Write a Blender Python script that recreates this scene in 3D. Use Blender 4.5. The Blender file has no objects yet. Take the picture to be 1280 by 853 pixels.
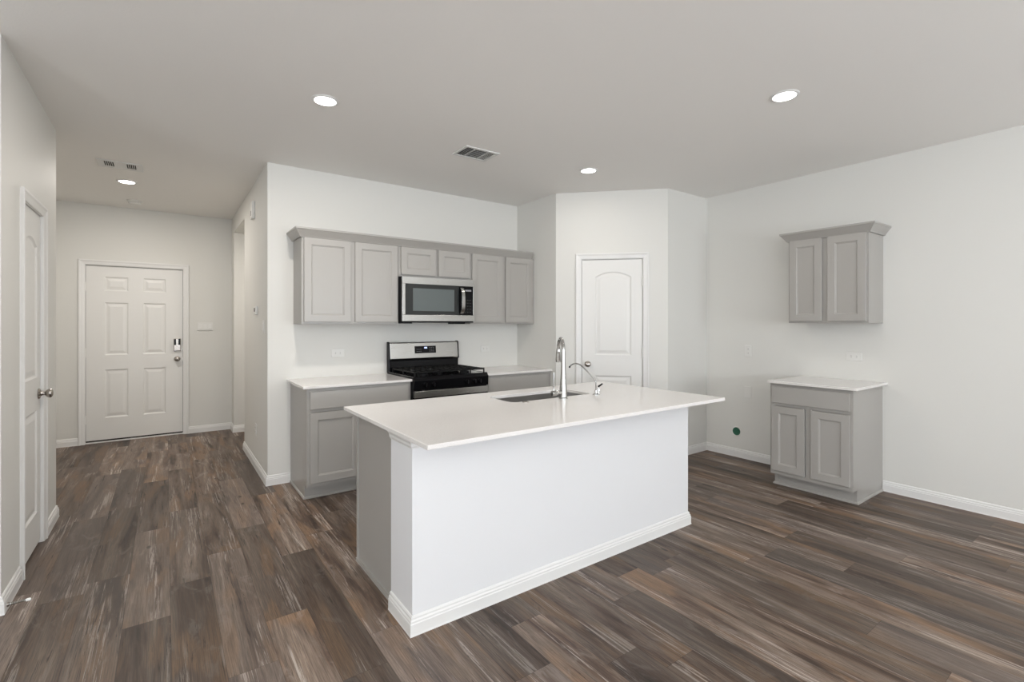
import bpy, bmesh, math, random
from mathutils import Vector, Matrix
from mathutils.geometry import tessellate_polygon
random.seed(7)
S = bpy.context.scene
COL = S.collection
PI = math.pi
R = math.radians
CEIL = 2.743

# ------------------------------------------------------------------ camera
cam = bpy.data.cameras.new('camera'); co = bpy.data.objects.new('camera', cam); COL.objects.link(co)
co.location = (0, 0, 1.3699); co.rotation_euler = (R(90), 0, R(-35.6933))
cam.lens = 602.076/1280*36; cam.sensor_width = 36; cam.shift_y = -21.04/1280
cam.clip_start = .05
S.camera = co
# ------------------------------------------------------------------ world, exposure
w = bpy.data.worlds.new('world'); S.world = w; w.use_nodes = True
w.node_tree.nodes['Background'].inputs[0].default_value = (.9, .95, 1, 1)
w.node_tree.nodes['Background'].inputs[1].default_value = .6
S.view_settings.view_transform = 'Standard'; S.view_settings.look = 'None'
S.view_settings.gamma = 1; S.view_settings.use_curve_mapping = False
S.view_settings.exposure = 0.05

def area(name, loc, rot, sx, sy, power, col, spread=180):
    l = bpy.data.lights.new(name, 'AREA'); l.shape = 'RECTANGLE'; l.size = sx; l.size_y = sy
    l.energy = power; l.color = col; l.spread = R(spread)
    o = bpy.data.objects.new(name, l); COL.objects.link(o); o.location = loc; o.rotation_euler = rot
    return o
# window daylight from the unseen living room behind the camera; up and side lights added
DAY = (.94, .962, 1.0)
SKY_W, FILL_W = (20, 16, 34), (96, 46, 86)          # sky light in, and added upward fill that lifts the ceiling
for k, x in enumerate((-1.7, .6, 2.9)):
    area('sky_daylight', (x, -3.52, 1.45), (R(90), 0, 0), 1.7, 1.9, SKY_W[k], DAY)
    area('ceiling_fill', (x, -3.50, 1.45), (R(148), 0, 0), 1.7, 1.0, FILL_W[k], DAY)
area('side_fill', (-3.12, -.9, 1.45), (R(90), 0, R(-90)), 1.8, 1.5, 30, DAY)  # added fill from the left, no known source there
area('side_ceiling_fill', (-3.10, -.9, 1.45), (R(148), 0, R(-90)), 1.8, 1.0, 80, DAY)  # added upward fill from the left to brighten the ceiling

# ------------------------------------------------------------------ materials
def mat(name, col, rough=.5, metal=0, spec=.5, bump=0, bscale=200, emit=None, estr=0, coat=0):
    m = bpy.data.materials.new(name); m.use_nodes = True
    nt = m.node_tree; b = nt.nodes['Principled BSDF']
    b.inputs['Base Color'].default_value = (*col, 1); b.inputs['Roughness'].default_value = rough
    b.inputs['Metallic'].default_value = metal; b.inputs['Specular IOR Level'].default_value = spec
    b.inputs['Coat Weight'].default_value = coat
    if emit: b.inputs['Emission Color'].default_value = (*emit, 1); b.inputs['Emission Strength'].default_value = estr
    tc = nt.nodes.new('ShaderNodeTexCoord'); n = nt.nodes.new('ShaderNodeTexNoise'); n.inputs['Scale'].default_value = bscale
    nt.links.new(tc.outputs['Object'], n.inputs['Vector'])
    # slight procedural variation of roughness, and a bump
    mr = nt.nodes.new('ShaderNodeMapRange'); mr.inputs['To Min'].default_value = max(rough-.03, 0); mr.inputs['To Max'].default_value = min(rough+.03, 1)
    nt.links.new(n.outputs['Fac'], mr.inputs['Value']); nt.links.new(mr.outputs['Result'], b.inputs['Roughness'])
    if bump:
        bp = nt.nodes.new('ShaderNodeBump'); bp.inputs['Strength'].default_value = bump; bp.inputs['Distance'].default_value = .002
        nt.links.new(n.outputs['Fac'], bp.inputs['Height']); nt.links.new(bp.outputs['Normal'], b.inputs['Normal'])
    return m

def brushed(name, col, rough, scale=(2, 2, 300)):
    m = mat(name, col, rough, 1.0)
    nt = m.node_tree; b = nt.nodes['Principled BSDF']
    tc = nt.nodes.new('ShaderNodeTexCoord'); mp = nt.nodes.new('ShaderNodeMapping'); mp.inputs['Scale'].default_value = scale
    n = nt.nodes.new('ShaderNodeTexNoise'); n.inputs['Scale'].default_value = 3
    nt.links.new(tc.outputs['Object'], mp.inputs['Vector']); nt.links.new(mp.outputs['Vector'], n.inputs['Vector'])
    mr = nt.nodes.new('ShaderNodeMapRange'); mr.inputs['To Min'].default_value = rough-.02; mr.inputs['To Max'].default_value = rough+.03
    nt.links.new(n.outputs['Fac'], mr.inputs['Value']); nt.links.new(mr.outputs['Result'], b.inputs['Roughness'])
    return m

M = {}
M['wall'] = mat('wall_paint', (.735, .730, .695), .65, bump=.12, bscale=160)
M['ceiling'] = mat('ceiling_paint', (.90, .885, .855), .8, bump=.25, bscale=110)
M['trim'] = mat('trim_paint', (.79, .787, .77), .35)
M['door'] = mat('door_paint', (.79, .785, .76), .4)
M['island_white'] = mat('island_paint', (.775, .78, .79), .5, bump=.08, bscale=160)
M['cab'] = mat('cabinet_grey_paint', (.385, .371, .347), .36, spec=.75)
M['cab_in'] = mat('cabinet_interior', (.5, .42, .33), .6)
M['steel'] = brushed('brushed_stainless', (.44, .435, .42), .26, (1, 1, 60))
M['sinksteel'] = brushed('sink_steel', (.42, .41, .40), .32)
M['chrome'] = mat('chrome', (.50, .50, .49), .12, 1)
M['nickel'] = mat('satin_nickel', (.42, .39, .36), .25, 1)
M['black'] = mat('black_enamel', (.004, .004, .005), .12, spec=.16)
M['blackm'] = mat('black_matte', (.006, .006, .007), .45, spec=.2)
M['iron'] = mat('cast_iron', (.006, .006, .006), .5, spec=.2, bump=.3, bscale=300)
M['glass_black'] = mat('black_oven_glass', (.020, .022, .022), .06, spec=.3)
M['plastic'] = mat('white_plastic', (.77, .765, .735), .35)
M['plug'] = mat('dark_slot', (.05, .05, .05), .6)
M['green'] = mat('green_plastic', (.03, .13, .08), .35)
M['lens'] = mat('lamp_lens', (1, 1, 1), .5, emit=(1, .97, .92), estr=14)
M['blue_led'] = mat('clock_digits', (.2, .3, .9), .4, emit=(.55, .62, 1), estr=2.2)
M['grey_led'] = mat('panel_print', (.25, .25, .26), .4)
M['rubber'] = mat('white_rubber', (.85, .85, .83), .6)
M['dark_strip'] = mat('weatherstrip', (.03, .025, .022), .7)  # near-black for the strips round and under the front door
M['vent'] = mat('vent_white_metal', (.74, .74, .72), .45)
M['duct'] = mat('duct_dark', (.015, .015, .015), .8)
M['duct_grey'] = mat('duct_grey', (.10, .10, .095), .7)
M['pane'] = mat('window_pane', (.55, .65, .75), .05)

def quartz():
    m = mat('quartz', (.80, .785, .765), .13)
    nt = m.node_tree; b = nt.nodes['Principled BSDF']
    tc = nt.nodes.new('ShaderNodeTexCoord'); n = nt.nodes.new('ShaderNodeTexNoise'); n.inputs['Scale'].default_value = 260; n.inputs['Detail'].default_value = 3
    nt.links.new(tc.outputs['Object'], n.inputs['Vector'])
    r = nt.nodes.new('ShaderNodeValToRGB'); r.color_ramp.elements[0].color = (.74, .715, .69, 1); r.color_ramp.elements[1].color = (.82, .80, .78, 1)
    r.color_ramp.elements[0].position = .35; r.color_ramp.elements[1].position = .6
    nt.links.new(n.outputs['Fac'], r.inputs['Fac']); nt.links.new(r.outputs['Color'], b.inputs['Base Color'])
    return m
M['quartz'] = quartz()

PW, PL = .178, 1.22
def floor_mat():
    m = bpy.data.materials.new('weathered_oak_vinyl_planks'); m.use_nodes = True
    nt = m.node_tree; N = nt.nodes; L = nt.links; b = N['Principled BSDF']
    uv = N.new('ShaderNodeUVMap'); uv.uv_map = 'UVMap'
    at = N.new('ShaderNodeAttribute'); at.attribute_name = 'plank'
    sp = N.new('ShaderNodeSeparateColor'); L.new(at.outputs['Color'], sp.inputs[0])
    def math_(op, a, c=None, cl=False):
        n = N.new('ShaderNodeMath'); n.operation = op; n.use_clamp = cl
        for i, v in enumerate((a, c)):
            if v is None: continue
            if hasattr(v, 'is_linked') or hasattr(v, 'links'): L.new(v, n.inputs[i])
            else: n.inputs[i].default_value = v
        return n.outputs[0]
    su = N.new('ShaderNodeSeparateXYZ'); L.new(uv.outputs[0], su.inputs[0])
    ox = math_('MULTIPLY', sp.outputs[0], 31.0); oy = math_('MULTIPLY', sp.outputs[1], 57.0)
    cx = math_('ADD', su.outputs[0], ox); cy = math_('ADD', su.outputs[1], oy)
    def noise(sx, sy, detail=4, rough=.55, dist=0, seed=0):
        c = N.new('ShaderNodeCombineXYZ'); L.new(math_('MULTIPLY', cx, sx), c.inputs[0]); L.new(math_('MULTIPLY', cy, sy), c.inputs[1]); c.inputs[2].default_value = seed
        n = N.new('ShaderNodeTexNoise'); n.inputs['Scale'].default_value = 1; n.inputs['Detail'].default_value = detail
        n.inputs['Roughness'].default_value = rough; n.inputs['Distortion'].default_value = dist
        L.new(c.outputs[0], n.inputs['Vector']); return n.outputs['Fac']
    def rng(v, a, c, d=0., e=1.):
        n = N.new('ShaderNodeMapRange'); L.new(v, n.inputs['Value']); n.inputs['From Min'].default_value = a; n.inputs['From Max'].default_value = c
        n.inputs['To Min'].default_value = d; n.inputs['To Max'].default_value = e; n.interpolation_type = 'SMOOTHSTEP'; return n.outputs['Result']
    def mix(f, a, c, mode='MIX'):
        n = N.new('ShaderNodeMix'); n.data_type = 'RGBA'; n.blend_type = mode
        if isinstance(f, float): n.inputs[0].default_value = f
        else: L.new(f, n.inputs[0])
        for i, v in ((6, a), (7, c)):
            if isinstance(v, tuple): n.inputs[i].default_value = (*v, 1)
            else: L.new(v, n.inputs[i])
        return n.outputs[2]
    tone = noise(11, .9, 5, .62, .7, 1)
    ramp = N.new('ShaderNodeValToRGB'); L.new(tone, ramp.inputs[0])
    e = ramp.color_ramp.elements
    e[0].position = .34; e[0].color = (.040, .026, .019, 1)
    e[1].position = .68; e[1].color = (.245, .198, .165, 1)
    for p, c in ((.42, (.082, .053, .038)), (.48, (.128, .089, .066)), (.54, (.140, .106, .084)), (.60, (.180, .134, .102))):
        x = e.new(p); x.color = (*c, 1)
    col = ramp.outputs[0]
    # warm tan patches, greyer planks
    col = mix(math_('MULTIPLY', rng(noise(7, 1.3, 2, .5, .4, 31), .52, .62), .75), col, (.190, .118, .070))
    col = mix(rng(sp.outputs[2], .45, 1., 0, .55), col, (.150, .122, .106))
    # fine grain
    grain = noise(230, 5, 4, .75, .2, 5)
    g2 = rng(grain, .32, .68, .62, 1.36)
    gc = N.new('ShaderNodeCombineColor'); [L.new(g2, gc.inputs[i]) for i in range(3)]
    col = mix(1., col, gc.outputs[0], 'MULTIPLY')
    # pale limed streaks, gathered in bands
    band = rng(noise(10, .8, 3, .55, .6, 12), .53, .60)
    st = math_('MULTIPLY', rng(noise(95, 2.6, 6, .75, .6, 9), .50, .58), band)
    col = mix(math_('MULTIPLY', st, .80), col, (.40, .35, .31))
    fog = math_('MULTIPLY', rng(noise(9, 3.0, 5, .7, 1.0, 41), .55, .68), .40)
    col = mix(fog, col, (.25, .215, .19))
    # dark cracks and knots
    ck = math_('MULTIPLY', rng(noise(110, 3.5, 5, .7, .8, 15), .56, .63), rng(noise(13, 1.8, 2, .5, .5, 19), .50, .58))
    col = mix(math_('MULTIPLY', ck, .80), col, (.018, .012, .009))
    kn = N.new('ShaderNodeTexVoronoi'); kc = N.new('ShaderNodeCombineXYZ'); L.new(math_('MULTIPLY', cx, 5.), kc.inputs[0]); L.new(math_('MULTIPLY', cy, 2.2), kc.inputs[1]); L.new(kc.outputs[0], kn.inputs['Vector']); kn.inputs['Scale'].default_value = 1
    kd = math_('ADD', kn.outputs['Distance'], math_('MULTIPLY', grain, .05))
    col = mix(math_('MULTIPLY', rng(kd, .055, .10, 1, 0), .7), col, (.022, .015, .012))
    # plank brightness
    br = rng(sp.outputs[1], 0, 1, .62, 1.30)
    bc = N.new('ShaderNodeCombineColor'); [L.new(br, bc.inputs[i]) for i in range(3)]
    col = mix(1., col, bc.outputs[0], 'MULTIPLY')
    # seams
    e1 = math_('MINIMUM', su.outputs[0], math_('SUBTRACT', PW, su.outputs[0]))
    e2 = math_('MINIMUM', su.outputs[1], math_('SUBTRACT', PL, su.outputs[1]))
    seam = rng(math_('MINIMUM', e1, e2), .0003, .0016, 0, 1)
    col = mix(seam, mix(1., col, (.55, .52, .5), 'MULTIPLY'), col)
    L.new(col, b.inputs['Base Color'])
    L.new(rng(grain, .3, .7, .40, .54), b.inputs['Roughness'])
    b.inputs['Specular IOR Level'].default_value = .38
    bp = N.new('ShaderNodeBump'); bp.inputs['Strength'].default_value = .25; bp.inputs['Distance'].default_value = .001
    L.new(math_('MULTIPLY', grain, seam), bp.inputs['Height']); L.new(bp.outputs[0], b.inputs['Normal'])
    return m
M['floor'] = floor_mat()

# ------------------------------------------------------------------ mesh helpers
class G:
    def __init__(s): s.b = bmesh.new()
    def box(s, x0, x1, y0, y1, z0, z1):
        v = [s.b.verts.new((x, y, z)) for z in (z0, z1) for y in (y0, y1) for x in (x0, x1)]
        for f in ((0, 2, 3, 1), (4, 5, 7, 6), (0, 1, 5, 4), (2, 6, 7, 3), (0, 4, 6, 2), (1, 3, 7, 5)): s.b.faces.new([v[i] for i in f])
        return s
    def prism(s, pts, z0, z1):
        """polygon in plan, extruded up"""
        n = len(pts); a = [s.b.verts.new((*p, z0)) for p in pts]; c = [s.b.verts.new((*p, z1)) for p in pts]
        s.b.faces.new(a); s.b.faces.new(c)
        for i in range(n): s.b.faces.new((a[i], a[(i+1) % n], c[(i+1) % n], c[i]))
        return s
    def extr(s, pts, d, ax='x', a0=0., a1=1.):
        """polygon (p,q) extruded along ax from a0 to a1: x -> (y,z), y -> (x,z)"""
        f = (lambda p, t: (t, p[0], p[1])) if ax == 'x' else (lambda p, t: (p[0], t, p[1]))
        A = [s.b.verts.new(f(p, a0)) for p in pts]; B = [s.b.verts.new(f(p, a1)) for p in pts]; n = len(pts)
        s.b.faces.new(A); s.b.faces.new(B)
        for i in range(n): s.b.faces.new((A[i], A[(i+1) % n], B[(i+1) % n], B[i]))
        return s
    def tube(s, pts, rad, n=14, caps=True):
        pts = [Vector(p) for p in pts]; rads = rad if isinstance(rad, (list, tuple)) else [rad]*len(pts)
        up = None; rings = []
        for i, p in enumerate(pts):
            t = (pts[min(i+1, len(pts)-1)]-pts[max(i-1, 0)]).normalized()
            if up is None:
                up = Vector((0, 0, 1)) if abs(t.z) < .9 else Vector((1, 0, 0))
            u = (up-t*up.dot(t)).normalized(); v = t.cross(u); up = u
            rings.append([s.b.verts.new(p+(u*math.cos(2*PI*k/n)+v*math.sin(2*PI*k/n))*rads[i]) for k in range(n)])
        for a, c in zip(rings, rings[1:]):
            for k in range(n): s.b.faces.new((a[k], a[(k+1) % n], c[(k+1) % n], c[k]))
        if caps: s.b.faces.new(rings[0]); s.b.faces.new(rings[-1])
        return s
    def lathe(s, prof, c=(0, 0, 0), ax='z', n=28, closed=False):
        """prof: (radius, height) along the axis"""
        c = Vector(c); rings = []
        for r, h in prof:
            ring = []
            for k in range(n):
                a = 2*PI*k/n; p, q = r*math.cos(a), r*math.sin(a)
                ring.append(s.b.verts.new(c+Vector({'z': (p, q, h), 'x': (h, p, q), 'y': (p, h, q)}[ax])))
            rings.append(ring)
        for a, d in zip(rings, rings[1:]):
            for k in range(n): s.b.faces.new((a[k], a[(k+1) % n], d[(k+1) % n], d[k]))
        if closed: s.bridge(rings[-1], rings[0])
        else: s.b.faces.new(rings[0]); s.b.faces.new(rings[-1])
        return s
    def sweep(s, path, prof, side=1):
        """prof (out,z) closed polygon swept along an open plan path with mitred corners; out points to the right (side=1) of travel"""
        P = [Vector(p) for p in path]; rings = []
        for i, p in enumerate(P):
            def nrm(a, c): d = (c-a).normalized(); return Vector((d.y, -d.x))*side
            if i == 0: m = nrm(P[0], P[1])
            elif i == len(P)-1: m = nrm(P[-2], P[-1])
            else:
                a, c = nrm(P[i-1], p), nrm(p, P[i+1]); m = (a+c)/(1+a.dot(c))
            rings.append([s.b.verts.new((p.x+m.x*o, p.y+m.y*o, z)) for o, z in prof])
        n = len(prof)
        for a, c in zip(rings, rings[1:]):
            for k in range(n): s.b.faces.new((a[k], a[(k+1) % n], c[(k+1) % n], c[k]))
        s.b.faces.new(rings[0]); s.b.faces.new(rings[-1])
        return s
    def holed(s, outer, holes, y, flip=False):
        """flat sheet in the x-z plane at depth y with holes; returns the hole vertex loops"""
        loops = [[Vector((p[0], p[1], 0)) for p in lp] for lp in [outer]+holes]
        flat = [v for lp in loops for v in lp]
        V = [s.b.verts.new((v.x, y, v.y)) for v in flat]
        for t in tessellate_polygon(loops):
            try: s.b.faces.new([V[i] for i in t])
            except ValueError: pass
        out = []; i = 0
        for lp in loops: out.append(V[i:i+len(lp)]); i += len(lp)
        return out
    def bridge(s, a, c):
        n = len(a)
        for k in range(n): s.b.faces.new((a[k], a[(k+1) % n], c[(k+1) % n], c[k]))
    def obj(s, name, m, parent=None, loc=None, bevel=0, smooth=False, seg=2):
        bmesh.ops.recalc_face_normals(s.b, faces=s.b.faces)
        me = bpy.data.meshes.new(name); s.b.to_mesh(me); s.b.free()
        me.materials.append(m)
        if smooth:
            me.polygons.foreach_set('use_smooth', [True]*len(me.polygons))
            me.set_sharp_from_angle(angle=R(35))
        o = bpy.data.objects.new(name, me); COL.objects.link(o)
        if parent: o.parent = parent
        if loc: o.location = loc
        if bevel:
            b = o.modifiers.new('bevel', 'BEVEL'); b.width = bevel; b.segments = seg; b.limit_method = 'ANGLE'; b.angle_limit = R(40)
            b.harden_normals = False
        return o

def tag(o, label, cat, group=None):
    o['label'] = label; o['category'] = cat
    if group: o['group'] = group
    return o
def thing(name, loc, label, cat, rz=0, group=None):
    o = bpy.data.objects.new(name, None); COL.objects.link(o); o.location = loc; o.rotation_euler = (0, 0, rz)
    o.empty_display_size = .1
    return tag(o, label, cat, group)
def struct(o): o['kind'] = 'structure'; return o
def sempty(name, loc, rz=0):
    o = bpy.data.objects.new(name, None); COL.objects.link(o); o.location = loc; o.rotation_euler = (0, 0, rz); o['kind'] = 'structure'; return o
def copy_thing(root, loc, rz, label, group=None):
    r = root.copy(); COL.objects.link(r); r.location = loc; r.rotation_euler = (0, 0, rz); r['label'] = label
    if group: r['group'] = group
    for ch in list(root.children):
        c = ch.copy(); COL.objects.link(c); c.parent = r
        for g in list(ch.children):
            d = g.copy(); COL.objects.link(d); d.parent = c
    return r

# key plan dimensions
XK, YB, XK2, YP1, XP2, YP3, XR = .6988, 4.5235, 3.3247, 3.8373, 4.118, 3.0319, 4.794
XL, YL0, YL1 = -.6326, 3.25, 4.657
YF = 7.267
LX, RY = -3.2, -3.6        # unseen living room: left wall and rear wall

# ------------------------------------------------------------------ floor
def build_floor():
    bm = bmesh.new(); uvl = bm.loops.layers.uv.new('UVMap'); cl = bm.loops.layers.float_color.new('plank')
    x0, x1, y0, y1 = LX-.1, XR+.12, RY-.1, YF+.15
    known = {-2: 2.775, -1: 3.08, 0: 2.15, 1: 2.46, 3: 2.09, 6: 1.77, 7: 1.35, 8: 1.2, 18: .95, 19: 1.18}
    rnd = random.Random(11)
    for k in range(-20, 28):
        cx0 = .196+PW*k; a, c = max(cx0, x0), min(cx0+PW, x1)
        if c <= a: continue
        off = known.get(k, rnd.uniform(0, PL)) % PL
        j = math.floor((y0-off)/PL)
        while off+j*PL < y1:
            py = off+j*PL; ya, yb = max(py, y0), min(py+PL, y1)
            col = (rnd.random(), rnd.random(), rnd.random(), 1)
            if yb > ya:
                f = bm.faces.new([bm.verts.new(p) for p in ((a, ya, 0), (c, ya, 0), (c, yb, 0), (a, yb, 0))])
                for lp in f.loops:
                    lp[uvl].uv = (lp.vert.co.x-cx0, lp.vert.co.y-py); lp[cl] = col
            j += 1
    # underside and edge so that the floor is a slab
    v = [bm.verts.new(p) for p in ((x0, y0, -.05), (x1, y0, -.05), (x1, y1, -.05), (x0, y1, -.05), (x0, y0, -.0005), (x1, y0, -.0005), (x1, y1, -.0005), (x0, y1, -.0005))]
    for f in ((3, 2, 1, 0), (0, 1, 5, 4), (1, 2, 6, 5), (2, 3, 7, 6), (3, 0, 4, 7)): bm.faces.new([v[i] for i in f])
    me = bpy.data.meshes.new('floor'); bm.to_mesh(me); bm.free(); me.materials.append(M['floor'])
    o = bpy.data.objects.new('floor', me); COL.objects.link(o); return struct(o)
build_floor()

# ------------------------------------------------------------------ ceiling and walls
struct(G().box(LX-.1, XR+.12, RY-.1, YF+.15, CEIL, CEIL+.1).obj('ceiling', M['ceiling']))
def wall(name, g): return struct(g.obj(name, M['wall']))
wall('wall_kitchen', G().box(XK, XK2+.12, YB, YB+.12, 0, CEIL))
g = G().box(XK, XK+.12, YB+.12, 6.0, 0, CEIL).box(XK, XK+.12, 6.0, 7.0, 2.53, CEIL).box(XK+.12, 2.5, 5.88, 6.0, 0, CEIL)
wall('wall_hallway', g)
wall('wall_side_hall', G().box(XK, 2.5, 7.0, YF, 0, CEIL).box(2.5, 2.6, 5.9, YF, 0, CEIL).box(XK+.12, 2.5, 6.0, 7.0, 2.53, 2.6))
# entry wall with the niche of the front door
DX0, DX1, DZ1 = -.744, .172, 2.047
g = G().box(LX-.1, DX0-.012, YF, YF+.08, 0, CEIL).box(DX1+.012, 2.6, YF, YF+.08, 0, CEIL).box(DX0-.012, DX1+.012, YF, YF+.08, DZ1+.012, CEIL)
g.box(LX-.1, 2.6, YF+.08, YF+.15, 0, CEIL)
wall('wall_entry', g)
# closet block on the left with its door niche
CY0, CY1, CZ1 = 3.675, 4.185, 2.045
g = G().box(-1.6, XL-.08, YL0, YL1, 0, CEIL).box(XL-.08, XL, YL0, CY0-.01, 0, CEIL).box(XL-.08, XL, CY1+.01, YL1, 0, CEIL).box(XL-.08, XL, CY0-.01, CY1+.01, CZ1+.01, CEIL)
wall('wall_left', g)
wall('wall_foyer_left', G().box(-1.72, -1.6, YL0, YF, 0, CEIL))
wall('wall_living_front', G().box(LX, -1.72, YL0, YL0+.12, 0, CEIL))
# pantry
wall('wall_pantry_side', G().prism([(XK2, YB), (XK2, YP1), (XK2+.12, YP1+.05), (XK2+.12, YB)], 0, CEIL))
pd = Vector((XP2-XK2, YP3-YP1)); PLEN = pd.length; pd.normalize(); pn = Vector((pd.y, -pd.x))   # pn points into the kitchen (towards camera)
PRZ = math.atan2(pd.y, pd.x)
if pn.y > 0: pn = -pn
PD0, PD1, PZ1 = .267, .883, 2.04
def pp(d, back=0): q = Vector((XK2, YP1))+pd*d-pn*back; return (q.x, q.y)
g = G()
g.prism([pp(0), pp(PD0-.012), pp(PD0-.012, .08), pp(.05, .08)], 0, CEIL)
g.prism([pp(PD1+.012), pp(PLEN), pp(PLEN-.03, .08), pp(PD1+.012, .08)], 0, CEIL)
g.prism([pp(PD0-.012), pp(PD1+.012), pp(PD1+.012, .08), pp(PD0-.012, .08)], PZ1+.012, CEIL)
g.prism([pp(.05, .08), pp(PLEN-.03, .08), pp(PLEN-.05, .12), pp(.05, .12)], 0, CEIL)
wall('wall_pantry_diagonal', g)
wall('wall_pantry_front', G().prism([(XP2, YP3), (XR, YP3), (XR, YP3+.12), (XP2+.06, YP3+.12)], 0, CEIL))
wall('wall_right', G().box(XR, XR+.12, RY, YB+.12, 0, CEIL))
# rear and left wall of the living room, with windows
WX = [(-1.7, 1.8), (.6, 1.8), (2.9, 1.8)]; Z0, Z1 = .45, 2.45
g = G(); xs = [LX-.1]
for x, ww in WX: xs += [x-ww/2, x+ww/2]
xs.append(XR+.12)
for i in range(0, len(xs), 2): g.box(xs[i], xs[i+1], RY-.1, RY, 0, CEIL)
for x, ww in WX: g.box(x-ww/2, x+ww/2, RY-.1, RY, 0, Z0).box(x-ww/2, x+ww/2, RY-.1, RY, Z1, CEIL)
wall('wall_rear', g)
g = G().box(LX-.1, LX, RY, -1.9, 0, CEIL).box(LX-.1, LX, .1, YL0+.12, 0, CEIL).box(LX-.1, LX, -1.9, .1, 0, .6).box(LX-.1, LX, -1.9, .1, 2.3, CEIL)
wall('wall_living_left', g)
def window(n, loc, rz, ww, hh):
    r = sempty('window_%d' % n, loc, rz)
    f = G(); t = .06
    f.box(-ww/2, -ww/2+t, -.03, .05, 0, hh).box(ww/2-t, ww/2, -.03, .05, 0, hh).box(-ww/2+t, ww/2-t, -.03, .05, 0, t).box(-ww/2+t, ww/2-t, -.03, .05, hh-t, hh).box(-ww/2+t, ww/2-t, -.02, .04, hh/2-.03, hh/2+.03)
    f.obj('window_frame', M['trim'], r, bevel=.003)
    G().box(-ww/2+t, ww/2-t, -.005, .005, t, hh/2-.03).box(-ww/2+t, ww/2-t, -.005, .005, hh/2+.03, hh-t).obj('window_pane', M['pane'], r)
for k, (x, ww) in enumerate(WX): window(k+1, (x, RY-.05, Z0), 0, ww, Z1-Z0)
window(4, (LX-.05, -.9, .6), R(90), 2.0, 1.7)  # unseen window, invented to go with the added side lights

# ------------------------------------------------------------------ baseboards
BASE = [(0, 0), (.016, 0), (.016, .004), (.0145, .008), (.0145, .052), (.012, .056), (.012, .064), (.0075, .070), (.0075, .078), (.004, .084), (0, .086)]
def base(name, path, side=1): return struct(G().sweep(path, BASE, side).obj('baseboard_'+name, M['trim']))
base('left', [(-1.73, YL0), (XL, YL0), (XL, 3.602)])
base('left_far', [(XL, 4.262), (XL, YL1), (-1.6, YL1)])
base('entry_left', [(-1.6, YF), (-.806, YF)])
base('entry_right', [(.234, YF), (XK, YF), (XK, 7.0), (2.5, 7.0)])
base('hallway', [(XK+.12, 6.0), (XK, 6.0), (XK, YB), (.878, YB)])
base('pantry_left', [(XK2, YP1+.02), (XK2, YP1), pp(.205)])
base('pantry', [pp(.94), (XP2, YP3), (XR, YP3), (XR, 2.062)])
base('right', [(XR, 1.438), (XR, RY)])
base('rear', [(XR, RY), (LX, RY), (LX, YL0), (-1.73, YL0)])

# ------------------------------------------------------------------ doors
def rect_outline(x0, x1, z0, z1):
    return lambda i: [(x0+i, z0+i), (x1-i, z0+i), (x1-i, z1-i), (x0+i, z1-i)]
def arch_outline(x0, x1, z0, zs, rise, n=16):
    """rectangle with a segmental arch: springing height zs, rise at the middle"""
    hw = (x1-x0)/2; rad = (hw*hw+rise*rise)/(2*rise); cz = zs+rise-rad; xc = (x0+x1)/2
    def f(i):
        r = rad-i; h = hw-i; a = math.asin(min(h/r, 1))
        p = [(x0+i, z0+i), (x1-i, z0+i)]
        for k in range(n+1):
            t = a-2*a*k/n; p.append((xc+r*math.sin(t), cz+r*math.cos(t)))
        return p
    return f
def panel_slab(parent, x0, x1, z0, z1, panels, thick=.036, name='door_panel', m=None, y=0.):
    g = G()
    outer = [(x0, z0), (x1, z0), (x1, z1), (x0, z1)]
    loops = g.holed(outer, [f(0) for f in panels], y)
    for f, lp in zip(panels, loops[1:]):
        prev = lp
        for ins, dep in ((.004, .0035), (.012, .0085), (.022, .0085), (.050, .0025)):
            cur = [g.b.verts.new((p[0], y+dep, p[1])) for p in f(ins)]
            g.bridge(prev, cur); prev = cur
        g.b.faces.new(prev)
    back = [g.b.verts.new((p[0], y+thick, p[1])) for p in outer]
    g.bridge(loops[0], back); g.b.faces.new(back)
    return g.obj(name, m or M['door'], parent)
CAS = [(0, 0), (.0, .006), (.004, .009), (.016, .011), (.034, .014), (.044, .019), (.054, .019), (.057, .016), (.057, 0)]
def casing(parent, x0, x1, z1):
    """door casing round an opening x0..x1, top z1; local frame, wall face at y=0, room towards -y"""
    g = G(); b = g.b
    def ring(c, d):      # c corner, d outward direction
        return [b.verts.new((c[0]+d[0]*o, -t, c[1]+d[1]*o)) for o, t in CAS]
    rs = [ring((x0, 0), (-1, 0)), ring((x0, z1), (-1, 1)), ring((x1, z1), (1, 1)), ring((x1, 0), (1, 0))]
    n = len(CAS)
    for a, c in zip(rs, rs[1:]):
        for k in range(n): b.faces.new((a[k], a[(k+1) % n], c[(k+1) % n], c[k]))
    b.faces.new(rs[0]); b.faces.new(rs[-1])
    # jamb
    g.obj('door_casing', M['trim'], parent)
    G().box(x0-.006, x0+.004, 0, .079, 0, z1+.004).box(x1-.004, x1+.006, 0, .079, 0, z1+.004).box(x0+.004, x1-.004, 0, .079, z1-.004, z1+.006).obj('door_jamb', M['trim'], parent)
def hinge(parent, x, z, y=-.004):
    G().tube([(x, y, z-.045), (x, y, z+.045)], .006, 10).tube([(x, y, z+.045), (x, y, z+.052)], .0045, 10).tube([(x, y, z-.052), (x, y, z-.045)], .0045, 10).box(x-.012, x+.012, y+.002, y+.0045, z-.044, z+.044).obj('hinge', M['plastic'], parent)
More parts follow.
